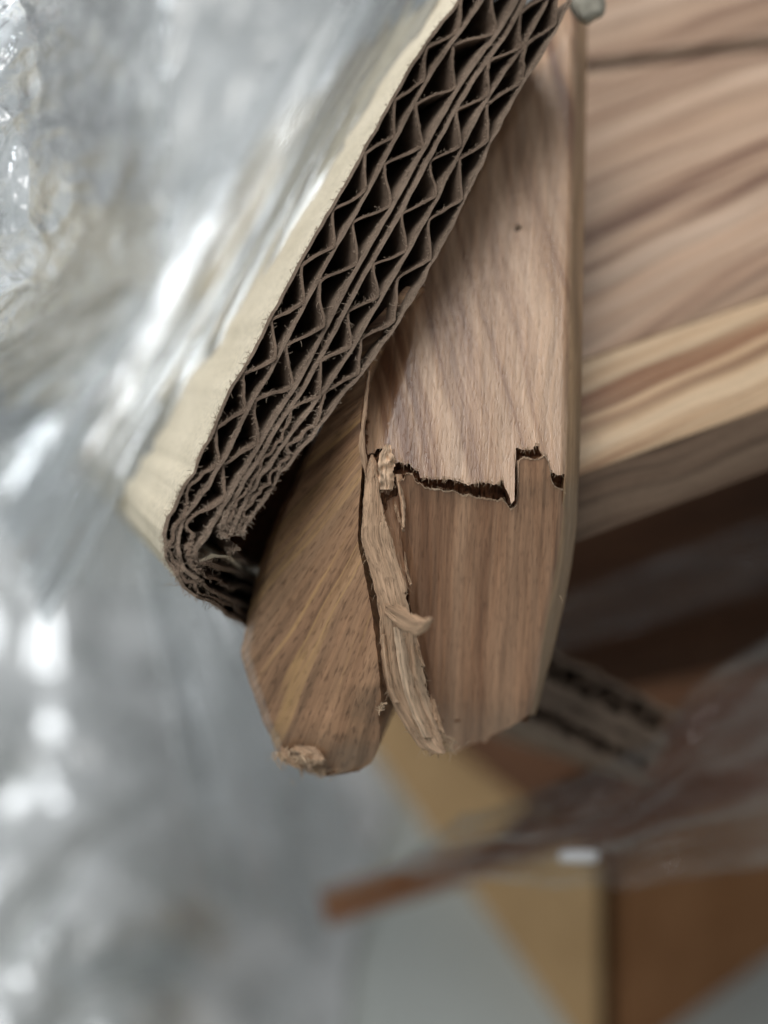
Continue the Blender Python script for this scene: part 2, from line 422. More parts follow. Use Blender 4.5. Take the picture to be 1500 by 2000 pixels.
# left block
leftXL = poly([(560, 790), (640, 715), (735, 668), (820, 628), (890, 597), (950, 570), (1000, 546), (1060, 521), (1150, 496), (1200, 485), (1260, 473), (1285, 472), (1340, 490), (1400, 511), (1440, 529), (1470, 540), (1488, 560), (1508, 598), (1516, 622)])
leftXR = poly([(560, 820), (640, 752), (735, 716), (800, 706), (860, 702), (900, 707), (960, 704), (1000, 700), (1060, 699), (1130, 714), (1200, 727), (1280, 737), (1340, 742), (1380, 746), (1398, 738), (1420, 743), (1460, 739), (1490, 726), (1507, 700), (1516, 645)])
def left_depth(x, y, u, v):
    d = 110.6 + 6.5 * (1 - u) ** 1.25 * sstep(600, 1000, y) + 0.004 * max(0, 900 - y)
    d += 3.0 * (1 - sstep(0, 0.10, u)) ** 2                                 # rounded outer edge
    d += 5.0 * sstep(1400, 1520, y) ** 2                                    # rounded end
    d += 3.2 * sstep(0.58, 0.95, u) * sstep(1330, 1440, y)                  # dished, facing away at lower right
    d += 0.30 * N(x*0.010, y*0.006, 3) + 0.14 * N(x*0.05 + y*0.03, y*0.012, 7)
    d += 0.35 * (1 - sstep(0.93, 1.0, 1 - abs(u - 1))) if False else 0.0
    return d
def uv_left(x, y):
    dx, dy = x - 940, y - 590
    r = math.hypot(dx, dy); a = math.atan2(-dx, dy)
    return (a * 600 * K * 110, r * K * 112)
def lxl(y): return leftXL(y) + 2.5 * N(y*0.035, 1.1) + 1.2 * N(y*0.2, 4.4) * sstep(1330, 1420, y) * 2
px_slab('side_block', lxl, lambda y: leftXR(y) + 1.5*N(y*0.06, 8.2), lambda x: 560.0, lambda x: 1516.0, left_depth, 13.0, 110, 190, [M_left, M_core], post, uv_left, 0, 'rounded left block with fanning dark-flecked grain', back=(2, 2))

# dark slab added so the gap inside the protector reads as shade
px_slab('shade_filler', poly([(820, 560), (900, 520), (980, 440), (1110, 425)]), poly([(820, 760), (1090, 730)]), lambda x: 840.0, lambda x: 1104.0,
        lambda x, y, u, v: 130.0 + 1.2*N(x*0.02, y*0.02), 10.0, 20, 20, M_core, post, None, 0, 'dark wood slab added for shade inside the protector')

# torn pale strips between the two blocks
def strip(name, L, R, d0, bulge, mat, label, nu=26, nv=110, thick=1.0, jag=2.0, uvoff=0.0):
    Lf, Rf = poly(L), poly(R)
    y0, y1 = L[0][0], L[-1][0]
    def dfn(x, y, u, v):
        ridges = 0.16 * N(u*5 + uvoff, y*0.010, 2.0) + 0.09 * N(u*16 + uvoff, y*0.012, 5.0) + 0.25 * N(u*2 + uvoff, y*0.02, 8.0)
        return d0(x, y) + bulge * (abs(u - 0.45) * 2) ** 2 + ridges
    return px_slab(name, lambda y: Lf(y) + jag*N(y*0.07, uvoff), lambda y: Rf(y) + 2.2*jag*N(y*0.045, uvoff+4) + 1.5*jag*N(y*0.16, uvoff+9),
                   lambda x: y0, lambda x: y1, dfn, thick, nu, nv, [mat, mat], post,
                   lambda x, y: ((x - Lf(y)) * K * 110 + uvoff, (1000 - y) * K * 110), 0, label)
strip('splinter', [(888, 724), (920, 714), (985, 709), (1050, 705), (1080, 713), (1130, 727), (1190, 740), (1258, 743), (1315, 748), (1350, 757), (1390, 773), (1430, 798), (1460, 818), (1472, 846)],
      [(888, 729), (908, 738), (955, 741), (1000, 749), (1050, 763), (1090, 775), (1123, 789), (1166, 794), (1203, 802), (1260, 815), (1310, 826), (1343, 832), (1390, 848), (1430, 858), (1460, 868), (1472, 872)],
      lambda x, y: 109.0 + 4.5 * sstep(1150, 1470, y) + 0.6*sstep(1000, 900, y), 0.35, M_torn, 'long pale torn splinter running down the split', thick=0.5, jag=2.6)
strip('splinter', [(1240, 744), (1300, 749), (1345, 757), (1372, 768)], [(1240, 753), (1300, 760), (1345, 768), (1372, 780)],
      lambda x, y: 108.6 + 4.2 * sstep(1150, 1470, y), 0.4, M_torn, None, 8, 40, 0.6, 1.0, 3.0)
strip('splinter', [(1225, 768), (1290, 776), (1350, 788), (1400, 806), (1440, 826)], [(1225, 786), (1290, 800), (1350, 812), (1400, 832), (1440, 846)],
      lambda x, y: 108.3 + 4.4 * sstep(1150, 1470, y), 0.5, M_torn, None, 12, 50, 0.7, 1.6, 6.0)
# thin sliver above the crack, standing in the split
strip('sliver', [(724, 719), (760, 713), (800, 709), (840, 704), (870, 700), (905, 706), (930, 713)], [(724, 724), (760, 720), (800, 717), (840, 712), (870, 713), (905, 718), (930, 716)],
      lambda x, y: 109.2 + 0.012 * max(0, 860 - y), 0.3, M_torn, 'thin grey sliver standing up in the split', 6, 60, 0.7, 0.8, 11.0)
# brown recessed shard right of the long splinter
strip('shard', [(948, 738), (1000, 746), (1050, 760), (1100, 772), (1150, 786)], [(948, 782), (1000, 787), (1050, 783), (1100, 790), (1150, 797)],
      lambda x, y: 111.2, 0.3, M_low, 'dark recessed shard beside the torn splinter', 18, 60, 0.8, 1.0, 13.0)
strip('shard', [(926, 772), (950, 776), (980, 782), (1010, 784), (1030, 786)], [(926, 784), (950, 789), (980, 791), (1010, 792), (1030, 790)],
      lambda x, y: 109.4, 0.3, M_torn, None, 8, 40, 0.5, 1.2, 15.0)
strip('chip', [(868, 752), (885, 742), (905, 738), (930, 740), (956, 742)], [(868, 763), (885, 768), (905, 769), (930, 771), (956, 766)],
      lambda x, y: 109.6 + 0.6*N(x*0.09, y*0.07, 3), 0.2, M_torn, 'small crushed grey chip at the left end of the crack', 22, 50, 0.7, 2.2, 17.0)

# curled pale flake standing out from the splinter towards the viewer
def flake(pts, root_d, out, curl, name, label, seed, rows=16, thick=0.22):
    # pts: (cx, cy, half width) along the flake from its root to its tip ; it bends out of the surface
    front, back, uvs = [], [], []
    P_ = np.array(pts, float); nu, nv = 36, rows
    for i in range(nu + 1):
        u = i / nu; k = u * (len(P_) - 1)
        cx, cy, hw = [float(np.interp(k, range(len(P_)), P_[:, c])) for c in range(3)]
        hw *= 1 + 0.35*N(u*5, seed) + 0.2*N(u*16, seed+3)
        for j in range(nv + 1):
            w = j / nv * 2 - 1
            x = cx + 6*N(w*2.5, seed, 7) * sstep(0.6, 1, u); y = cy + w * hw + 2*N(u*4, w*3, seed)
            d = root_d - out * math.sin(u * math.pi * 0.5) + curl * w * w * u + 0.25*N(u*5, w*5, seed)
            p = W(x, y, d); front.append(p); back.append(p + CV(0.04, -0.1, -thick)); uvs.append((w * hw * 0.05, u * 6 + seed))
    closed_slab(name, front, back, nu, nv, [M_torn], post, uvs, 0, label)
flake([(750, 1188, 9), (768, 1198, 17), (792, 1212, 23), (812, 1222, 20), (830, 1220, 12), (843, 1208, 3)], 109.6, 10.0, 1.2, 'curled_flake', 'pale thin flake bending out from the splinter', 2.0)
flake([(790, 1090, 14), (794, 1110, 16), (798, 1128, 10), (802, 1142, 3)], 109.8, 0.8, 0.3, 'flake', None, 5.0, 8)
flake([(806, 1240, 12), (816, 1262, 15), (822, 1285, 10), (828, 1300, 3)], 111.0, 1.2, 0.4, 'flake', None, 8.0, 8)
flake([(770, 985, 10), (778, 1005, 11), (784, 1022, 6), (788, 1035, 2)], 110.2, 0.5, 0.3, 'flake', None, 11.0, 8)
flake([(840, 1365, 12), (850, 1388, 16), (858, 1410, 13), (868, 1432, 4)], 113.4, 1.0, 0.4, 'flake', None, 14.0, 8)
flake([(575, 1452, 12), (596, 1462, 22), (616, 1472, 20), (632, 1484, 8)], 116.6, 1.6, 0.8, 'flake', 'pale raised flake on the tip of the left block', 17.0, 10)
flake([(548, 1462, 8), (560, 1478, 12), (574, 1490, 9), (590, 1500, 3)], 117.6, 0.8, 0.5, 'flake', None, 20.0, 8)

# frayed crumbs at the tips
def crumb(cx, cy, d, rx, ry, rz, seed, name='frayed_tip', label=None, mat=None):
    V, F, UV = [], [], []
    nu, nv = 28, 18
    for j in range(nv + 1):
        for i in range(nu):
            th = math.pi * j / nv; ph = 2 * math.pi * i / nu
            n_ = Vector((math.sin(th)*math.cos(ph), math.cos(th), math.sin(th)*math.sin(ph)))
            k = 1 + 0.38 * noise.noise(n_ * 1.7 + Vector((seed, 0, 0))) + 0.26 * noise.noise(n_ * 4.5 + Vector((0, seed, 0))) + 0.14 * noise.noise(n_ * 10 + Vector((0, seed, 3)))
            V.append(W(cx + n_.x*rx*k, cy - n_.y*ry*k, d - n_.z*rz*k)); UV.append((n_.x*2, n_.y*2 + n_.z))
    for j in range(nv):
        for i in range(nu):
            i2 = (i + 1) % nu
            F.append((j*nu + i, j*nu + i2, (j+1)*nu + i2, (j+1)*nu + i))
    return mesh_obj(name, V, F, mat or M_fray, post, UV, label=label)
def fibre(px, py, d, ang, length, bend, out=0.0, n=5):
    pts = []
    x, y, z = px, py, d; a = ang
    for k in range(n):
        pts.append(W(x, y, z)); x += math.cos(a) * length / n; y += math.sin(a) * length / n; z -= out / n; a += bend / n
    return pts
def sliver_tip(c, n, ang, spread, l0, l1, r, label=None):
    S_ = []
    for k in range(n):
        x, y = c[0] + random.gauss(0, c[3]), c[1] + random.gauss(0, c[4])
        S_.append((fibre(x, y, c[2] + random.uniform(-.8, .8), random.gauss(ang, spread), random.uniform(l0, l1), random.gauss(0, 1.4), random.uniform(-.4, 1.6), 6), r * random.uniform(.5, 1.3), r * .12))
    return tubes('frayed_tip', S_, M_fray, post, 5, label)
sliver_tip((598, 1480, 116.2, 14, 7), 20, 1.4, 0.8, 10, 26, 2.2e-4, 'pale frayed wood on the tip of the left block')
sliver_tip((556, 1474, 117.2, 9, 6), 22, 2.0, 0.8, 8, 22, 1.8e-4)
sliver_tip((612, 1500, 118.5, 13, 4), 22, 1.2, 0.9, 8, 24, 1.6e-4)
sliver_tip((850, 1450, 115.8, 13, 8), 22, 1.3, 0.8, 10, 30, 2.0e-4, 'frayed wood on the tip of the right block')
sliver_tip((876, 1450, 116.0, 7, 6), 16, 0.9, 1.0, 8, 20, 1.6e-4)
sliver_tip((746, 1380, 112.0, 4, 3), 9, 2.9, 0.4, 10, 22, 1.8e-4)
st = []
for k in range(130):
    c = random.choice([(560, 1478, 117), (600, 1480, 116), (625, 1505, 118), (846, 1458, 115.5), (872, 1452, 115.5), (815, 1425, 114)])
    st.append((fibre(c[0] + random.gauss(0, 14), c[1] + random.gauss(0, 9), c[2] - 1, random.gauss(1.5, 0.9), random.uniform(10, 34), random.gauss(0, 2), random.uniform(0, 1.5)), 4.5e-5, 1.5e-5))
for k in range(170):                                      # along the crack lips
    x = random.uniform(720, 1105); y = lt(x)
    st.append((fibre(x, y + 2, 109.6, random.gauss(-1.6, 0.5), random.uniform(3, 11), random.gauss(0, 1.5), random.uniform(0, .4)), 2.6e-5, 0.8e-5))
for k in range(110):                                      # slivers hanging over the crack from above
    x = random.uniform(740, 1100); y = ct(x)
    st.append((fibre(x, y - 5, 109.9, random.gauss(1.57, 0.22), random.uniform(7, 20), random.gauss(0, .8), random.uniform(-.5, .3)), 5e-5, 1.2e-5))
for k in range(90):                                       # along the splinter
    y = random.uniform(890, 1380); s = random.random()
    x = poly([(888, 727), (1000, 749), (1123, 789), (1310, 826), (1400, 850)])(y) if s < .6 else poly([(888, 724), (1050, 705), (1190, 740), (1350, 757)])(y)
    st.append((fibre(x, y, 108.8 + 4.5*sstep(1150, 1470, y), random.gauss(1.5, .5), random.uniform(8, 30), random.gauss(0, 1.0), random.uniform(0, .6)), 3e-5, 0.8e-5))
st.append((fibre(1093, 1163, 111, 0.9, 20, 0.9, 0.6), 3.5e-5, 1e-5))
tubes('fibres', st, M_fray, post)['kind'] = 'stuff'
# a dark nick in the blurred face
crumb(1012, 448, up_d(1012, 448) + 0.45, 12, 11, 0.56, 8.0, 'nick', 'small dark nick in the upper face', M_panE)

# ------------------------------------------------------------------ corrugated cardboard protector
prot = thing('cardboard_edge_protector', 'double-layered corrugated cardboard edge protector, cut end showing dark zigzag flutes', 'cardboard', W(420, 1100, 140))
nn = (0.87, 0.5)
ST = [  # outer point, normal, offsets of L2, C1, C2, L4, I
 ((952, -95), (.87, .5), (37, 95, 110, 148, 188)),
 ((896, 0), (.87, .5), (38, 98, 113, 153, 193)), ((850, 62), (.87, .5), (39, 99, 115, 157, 199)), ((804, 128), (.87, .5), (40, 100, 117, 160, 205)), ((741, 240), (.87, .5), (42, 100, 118, 166, 214)),
 ((680, 352), (.87, .5), (44, 100, 120, 170, 220)), ((600, 488), (.87, .5), (46, 102, 122, 172, 224)), ((540, 600), (.87, .5), (47, 104, 122, 168, 212)),
 ((488, 700), (.87, .5), (48, 104, 120, 155, 188)), ((448, 768), (.87, .5), (47, 100, 114, 145, 180)), ((412, 848), (.88, .48), (45, 92, 106, 130, 158)),
 ((372, 932), (.95, .3), (40, 85, 98, 120, 150)), ((334, 1005), (1, .1), (30, 88, 105, 128, 150)),
 ((322, 1066), (.95, -.15), (28, 78, 118, 140, 160)), ((334, 1108), (.8, -.5), (25, 60, 0, 0, 0)), ((356, 1140), (.62, -.78), (24, 55, 0, 0, 0)),
 ((412, 1180), (.5, -.87), (26, 76, 0, 0, 0)), ((484, 1220), (.48, -.88), (28, 86, 0, 0, 0)), ((560, 1262), (.48, -.88), (28, 86, 0, 0, 0)), ((640, 1306), (.48, -.88), (28, 86, 0, 0, 0))]
def layer(k, last=None):
    pts = []
    for (o, n, off) in ST[:last]:
        t = 0 if k < 0 else off[k]
        pts.append((o[0] + n[0]*t, o[1] + n[1]*t))
    return np.array(pts, float)
def resample(P, m):
    # Catmull-Rom on station index
    n = len(P); out = np.empty((m, 2))
    for i in range(m):
        s = i / (m - 1) * (n - 1); k = min(int(s), n - 2); t = s - k
        p0, p1, p2, p3 = P[max(k-1, 0)], P[k], P[k+1], P[min(k+2, n-1)]
        out[i] = 0.5 * ((2*p1) + (p2-p0)*t + (2*p0-5*p1+4*p2-p3)*t*t + (3*p1-p0-3*p2+p3)*t**3)
    return out
NI = 14
M1, M2 = 640, 480
O_, L2_, C1_ = [resample(layer(k), M1) for k in (-1, 0, 1)]
C2_, L4_, I_ = [resample(layer(k, NI), M2) for k in (2, 3, 4)]
def dcut(x, y): return 106.4 + max(0, 1010 - y) * 0.0080 + max(0, x - 385) * 0.16 * sstep(1062, 1110, y)
EX = (-22.0, 8.0, -60.0)
hair_src = []
def sheet(name, P, t_px, mats, parent, wob=1.0, seed=0.0, fm=None, label=None, segs=7, ex=EX, dfn=dcut, ragged=0.5, hair=True, length=1.5):
    """paper sheet seen on its cut edge: the curve P extruded away from the cut"""
    m = len(P)
    T = np.gradient(P, axis=0); T /= np.maximum(np.linalg.norm(T, axis=1), 1e-6)[:, None]
    Nn = np.stack([-T[:, 1], T[:, 0]], 1)
    V, F, FM = [], [], []
    for side in (1, -1):
        for i in range(m):
            q = P[i] + Nn[i] * side * t_px / 2 * (1 + 0.22 * N(i*0.07, seed, side))
            wb = wob * (2.6 + 5.0 * sstep(820, 960, q[1])) ; x = q[0] + wb * N(q[0]*0.03, q[1]*0.03, seed); y = q[1] + wb * N(q[0]*0.03, q[1]*0.03, seed + 50)
            d = dfn(x, y) + ragged * (N(i*0.04, seed*1.3) + 0.25 * N(i*0.15, seed + 2))
            p = W(x, y, d)
            for s in range(segs + 1):
                f = (s / segs) ** 2.2 * length
                V.append(p + CV(ex[0]*f, ex[1]*f, ex[2]*f) + CV(0.25*N(i*0.04, f*3, seed), 0.25*N(i*0.04, f*3, seed+8), 0) * (1 if s else 0))
            if hair and side == 1: hair_src.append((x, y, d, T[i]))
    h = m * (segs + 1); idx = lambda sd, i, s: sd*h + i*(segs+1) + s
    for i in range(m - 1):
        for s in range(segs):
            F.append((idx(0, i, s), idx(0, i, s+1), idx(0, i+1, s+1), idx(0, i+1, s))); FM.append(1 if fm else 0)
            F.append((idx(1, i, s), idx(1, i+1, s), idx(1, i+1, s+1), idx(1, i, s+1))); FM.append(0)
        F.append((idx(0, i, 0), idx(0, i+1, 0), idx(1, i+1, 0), idx(1, i, 0))); FM.append(0)
        F.append((idx(0, i, segs), idx(1, i, segs), idx(1, i+1, segs), idx(0, i+1, segs))); FM.append(0)
    for i in (0, m - 1):
        for s in range(segs): F.append((idx(0, i, s), idx(1, i, s), idx(1, i, s+1), idx(0, i, s+1))); FM.append(0)
    o = mesh_obj(name, V, F, mats, parent, None, FM, True, label)
    return sharp(o, 50)
def flute(A, B, pitch, phase, seed, crush=None):
    """zigzag curve between two liners"""
    m = len(A); out = np.empty((m, 2)); acc = phase
    for i in range(m):
        if i: acc += np.linalg.norm((A[i] + B[i] - A[i-1] - B[i-1]) / 2) / (pitch * (1 + 0.16 * N(i*0.02, seed)))
        ph = acc % 1.0
        w = 1 - abs(2 * ph - 1); w = lerp(w, 0.5 - 0.5 * math.cos(math.pi * w), 0.30)
        w = 0.05 + 0.90 * w + 0.05 * N(i*0.06, seed, 4)
        c = crush(i / m) if crush else 0
        w = lerp(w, 0.5 + 0.42 * N(i*0.10, seed, 9), c)
        jit = (5 + 9 * c) * N(i*0.05, seed + 20) + 2 * N(i*0.16, seed + 31)
        t = A[min(i+1, m-1)] - A[max(i-1, 0)]; t = t / max(np.linalg.norm(t), 1e-6)
        out[i] = A[i] + (B[i] - A[i]) * w + t * jit
    return out
sheet('liner', O_, 6, [M_kraft, M_cream], prot, 1.0, 1.0, True, 'smooth cream outer liner of the protector', ragged=0.35)
cr = lambda s: sstep(0.60, 0.72, s)
sheet('fluting', flute(O_, L2_, 121, 0.15, 3.0, lambda s: 0.14 + 0.55*cr(s)), 4.8, [M_flute], prot, 1.0, 3.0)
sheet('liner', L2_, 6.5, [M_kraft], prot, 0.8, 5.0)
sheet('fluting', flute(L2_, C1_, 133, 0.55, 7.0, lambda s: 0.06 + 0.6*cr(s)), 4.6, [M_flute], prot, 0.8, 7.0)
sheet('liner', C1_, 7.5, [M_kraft], prot, 0.5, 9.0)
sheet('liner', C2_, 7.0, [M_kraft], prot, 0.5, 11.0)
cr2 = lambda s: sstep(0.62, 0.74, s)
sheet('fluting', flute(C2_, L4_, 113, 0.4, 13.0, lambda s: 0.08 + 0.75*cr2(s)), 4.2, [M_flute], prot, 0.8, 13.0)
sheet('liner', L4_, 5.6, [M_kraft], prot, 0.8, 15.0)
sheet('fluting', flute(L4_, I_, 131, 0.05, 17.0, lambda s: 0.16 + 0.76*cr2(s)), 4.2, [M_flute], prot, 0.8, 17.0)
sheet('liner', I_, 5.0, [M_kraft], prot, 1.6, 19.0)
# pale inner ply curling inside the folded corner
curl = resample(np.array([(384, 1096), (402, 1092), (424, 1084), (446, 1088), (466, 1104), (484, 1124), (508, 1136), (560, 1160)], float), 90)
sheet('torn_ply', curl, 5, [M_cream], prot, 1.5, 23.0, label='pale torn ply curling inside the folded corner')
curl2 = resample(np.array([(470, 1072), (450, 1078), (455, 1092), (476, 1094), (500, 1104), (540, 1120)], float), 70)
sheet('torn_ply', curl2, 5, [M_kraft], prot, 1.5, 24.0)
# paper fuzz along the cut edges
st = []
for k in range(8000):
    x, y, d, t = random.choice(hair_src)
    if y < -60 or x > 1160: continue
    lower = 1 if y > 560 else 0.55
    st.append((fibre(x + random.gauss(0, 2.2), y + random.gauss(0, 2.2), d + 0.1, random.uniform(0, 6.28), random.uniform(4, 17) * lower * random.uniform(.6, 1.3), random.gauss(0, 2.5), random.uniform(-0.1, 0.5), 4), 4.2e-5, 1.6e-5))
for k in range(14):
    st.append((fibre(random.uniform(326, 356), random.uniform(1110, 1142), 106.2, random.gauss(2.4, .5), random.uniform(10, 26), random.gauss(0, 2), .3), 2e-5, 0.8e-5))
fz = tubes('paper_fuzz', st, M_fuzz, prot); fz['kind'] = 'stuff'

# ------------------------------------------------------------------ grey nub at the far end of the protector
def blob(name, cx, cy, d, rx, ry, rz, mat, seed, label, cat, rotz=0.0, sq=0.7):
    V, F = [], []
    nu, nv = 32, 20
    for j in range(nv + 1):
        for i in range(nu):
            th = math.pi * j / nv; ph = 2 * math.pi * i / nu
            f = lambda c: math.copysign(abs(c) ** sq, c)
            n_ = Vector((f(math.sin(th))*f(math.cos(ph)), f(math.cos(th)), f(math.sin(th))*f(math.sin(ph))))
            k = 1 + 0.10 * noise.noise(n_ * 1.5 + Vector((seed, 0, 0))) + 0.04 * noise.noise(n_ * 5 + Vector((0, seed, 0)))
            x, y = n_.x*rx*k, n_.y*ry*k
            V.append(W(cx + x*math.cos(rotz) - y*math.sin(rotz), cy - x*math.sin(rotz) - y*math.cos(rotz), d - n_.z*rz*k))
    for j in range(nv):
        for i in range(nu):
            i2 = (i + 1) % nu; F.append((j*nu + i, j*nu + i2, (j+1)*nu + i2, (j+1)*nu + i))
    o = mesh_obj(name, V, F, mat, None, loc=W(cx, cy + ry, d))
    return tag(o, label, cat)
blob('foam_nub', 1146, 8, 121, 33, 37, 3.0, M_foam, 2.0, 'grey-green rounded foam nub at the top end of the cardboard', 'foam', 0.5)

# ------------------------------------------------------------------ wooden panel on the right
def quad_box(name, corners, thick_vec, mats, parent, nu=24, nv=10, uvscale=1.0, label=None, uvoff=0.0, loc=None, side_mat=0, bend=0.0):
    """solid board: corners (px,py,d) = near-left, near-right, far-right, far-left of the top face; grain runs left-right"""
    P = [W(*c) for c in corners]
    L = (P[1] - P[0]).length * 1000; Wd = (P[3] - P[0]).length * 1000
    n_ = (P[1]-P[0]).cross(P[3]-P[0]).normalized()
    front, back, uvs = [], [], []
    for i in range(nu + 1):
        u = i / nu
        for j in range(nv + 1):
            v = j / nv
            p = P[0].lerp(P[1], u).lerp(P[3].lerp(P[2], u), v)
            e = min(v, 1 - v)
            p = p - n_ * 0.0006 * max(0, 1 - e * nv * 0.8) ** 2 if e * nv < 1 else p
            front.append(p); back.append(p + thick_vec); uvs.append((v * Wd * uvscale + uvoff, u * L * uvscale))
    return closed_slab(name, front, back, nu, nv, mats, parent, uvs, side_mat, label, 35, loc, 8.0)
panel = thing('planked_tabletop', 'pale brown planked wooden tabletop right of the cracked corner', 'tabletop', W(1250, 960, 140))
pd = plane((1140, 920, 124), (1500, 790, 129), (1150, 118, 160))
def pc(x, y): return (x, y, pd(x, y))
def onl(x, x0, y0, x1, y1): return y0 + (x - x0) * (y1 - y0) / (x1 - x0)
lo = lambda x: onl(x, 1140, 920, 1500, 790)
mi = lambda x: onl(x, 1140, 700, 1500, 576)
hi = lambda x: onl(x, 1150, 122, 1500, 76)
XA, XB = 1080, 2600
tv = CV(0.5, -7.8, -2.0)
quad_box('plank', [pc(XA, lo(XA)), pc(XB, lo(XB)), pc(XB, mi(XB)), pc(XA, mi(XA))], tv, [M_panB, M_panE], panel, 30, 12, 1, 'yellowish front plank with brown figure', 3.0, side_mat=1)
quad_box('plank', [pc(XA, mi(XA) - 3), pc(XB, mi(XB) - 3), pc(XB, hi(XB) + 13), pc(XA, hi(XA) + 13)], tv, [M_panA, M_panE], panel, 30, 16, 1, 'wide greyish middle plank with slanting dark streaks', 40.0, side_mat=1)
quad_box('plank', [pc(XA, hi(XA) - 11), pc(XB, hi(XB) - 11), pc(XB, -900), pc(XA, -700)], tv, [M_panA, M_panE], panel, 30, 12, 1, 'farthest plank beyond the dark joint', 90.0, side_mat=1)
gp = CV(0, -5, -3)
quad_box('joint_backing', [tuple((XA, hi(XA) + 20, pd(XA, hi(XA)+20) + 4)), (XB, hi(XB) + 20, pd(XB, hi(XB)+20) + 4), (XB, hi(XB) - 20, pd(XB, hi(XB)-20) + 4), (XA, hi(XA) - 20, pd(XA, hi(XA)-20) + 4)], gp, [M_dark], panel, 6, 4)

# dark board put in for the shaded void under the panel
dk = quad_box('dark_gap_board', [(1040, 1330, 215), (1900, 1150, 245), (1900, 700, 262), (1040, 950, 228)], CV(0, -8, -8), [M_dark], None, 20, 8, loc=W(1300, 1330, 225))
tag(dk, 'dark brown board standing in for the shaded void beneath the planked panel', 'board')

# ------------------------------------------------------------------ slats lower right
base = thing('slatted_base', 'reddish-brown slatted wooden base below the tabletop, one slat end sticking out left', 'slatted base', W(1100, 1800, 215))
def slat(corners, thick, label, mat=M_slat, off=0.0):
    return quad_box('slat', corners, CV(*thick), [mat], base, 20, 6, 1, label, off)
slat([(636, 1800, 214), (1060, 1668, 228), (1054, 1604, 231), (622, 1738, 217)], (1, -3, -6), 'short orange-brown slat with its blunt end sticking out left', M_stub, 5)
slat([(985, 1668, 176), (1900, 1180, 215), (1900, 1075, 220), (1035, 1560, 181)], (1, -3, -7), 'dark reddish slat under film, nearest below the tabletop', off=30)
slat([(900, 1705, 205), (1900, 1440, 240), (1900, 1230, 246), (1010, 1590, 211)], (1, -3, -7), 'broad brown slat under film, just above the carton', off=60)

# ------------------------------------------------------------------ second cardboard edge, lower right
back = thing('cardboard_offcut', 'blurred corrugated cardboard edge below right of the splintered tip', 'cardboard', W(1100, 1500, 170))
def straight(x0, y0, x1, y1, m=220): return np.stack([np.linspace(x0, x1, m), np.linspace(y0, y1, m)], 1)
bd = lambda x, y: 152 + 0.02 * (x - 1000)
def sh(off): return straight(900 + off*-0.42, 1186 + off*0.9, 1330 + off*-0.42, 1401 + off*0.9)
ex2 = (-10, -4, -40)
hs = hair_src; 
for nm, P, t, sd in (('liner', sh(0), 9, 31.0), ('fluting', flute(sh(0), sh(62), 74, 0.1, 33.0), 4, 33.0), ('liner', sh(62), 22, 35.0),
                     ('liner', sh(92), 20, 36.0), ('fluting', flute(sh(92), sh(140), 62, 0.3, 37.0), 4, 37.0), ('liner', sh(140), 14, 39.0)):
    sheet(nm, P, t, [M_kraft if nm == 'liner' else M_flute], back, 1.0, sd, None, None, 4, ex2, bd, 0.4, False)

# ------------------------------------------------------------------ carton standing on the floor
carton = thing('cardboard_carton', 'brown cardboard carton standing on the floor below, dark vertical corner seam', 'carton', W(1192, 2085, floor_depth(1192, 2085)))
def wall(name, a, b, c, d, mat, label, out):
    """a,b bottom points, c,d top points (px,py,depth)"""
    quad_box(name, [a, b, c, d], CV(*out), [mat], carton, 12, 8, 1, label)
fdp = floor_depth
dB = fdp(1190, 2085)
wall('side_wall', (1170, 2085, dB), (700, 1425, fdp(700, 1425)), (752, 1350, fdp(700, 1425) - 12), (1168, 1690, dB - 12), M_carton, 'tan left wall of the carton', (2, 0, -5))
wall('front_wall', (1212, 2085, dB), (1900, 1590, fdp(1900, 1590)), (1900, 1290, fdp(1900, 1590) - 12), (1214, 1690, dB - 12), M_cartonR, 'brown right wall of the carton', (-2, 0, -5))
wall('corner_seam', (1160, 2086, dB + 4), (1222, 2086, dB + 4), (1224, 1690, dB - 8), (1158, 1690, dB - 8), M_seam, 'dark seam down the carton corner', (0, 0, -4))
wall('dark_cover', (1186, 1694, dB - 12), (752, 1354, fdp(700, 1425) - 12), (1250, 1180, fdp(1250, 1180) - 60), (1900, 1290, fdp(1900, 1590) - 12), M_cover, 'dark brown cover added over the carton to keep the gap dark', (0, -4, -3))  # dark cover added to hide the bright floor, shade put in its colour
blob('highlight_blob', 1130, 1672, 150, 38, 13, 3, M_white, 5.0, 'small blurred white blob put in as a film highlight, above the carton', 'highlight', 0.0, 0.6)  # white blob added in place of a glint on the film

# ------------------------------------------------------------------ clear film
def film(name, fn, nu, nv, mat, label, loc, group='clear plastic film'):
    V, F = [], []
    for i in range(nu + 1):
        for j in range(nv + 1):
            V.append(fn(i / nu, j / nv))
    for i in range(nu):
        for j in range(nv):
            a = i*(nv+1) + j; F.append((a, a+1, a+nv+2, a+nv+1))
    o = mesh_obj(name, V, F, mat, None, smooth=True, loc=loc)
    return tag(o, label, 'plastic film', group)
def vor(x, y, z=0.0):
    d = noise.voronoi(Vector((x, y, z)))[0]; return d[0]
def ridge(x, y, z=0.0): return 1 - abs(N(x, y, z)) * 2

def bil(x, y, z=0.0): return abs(N(x, y, z))
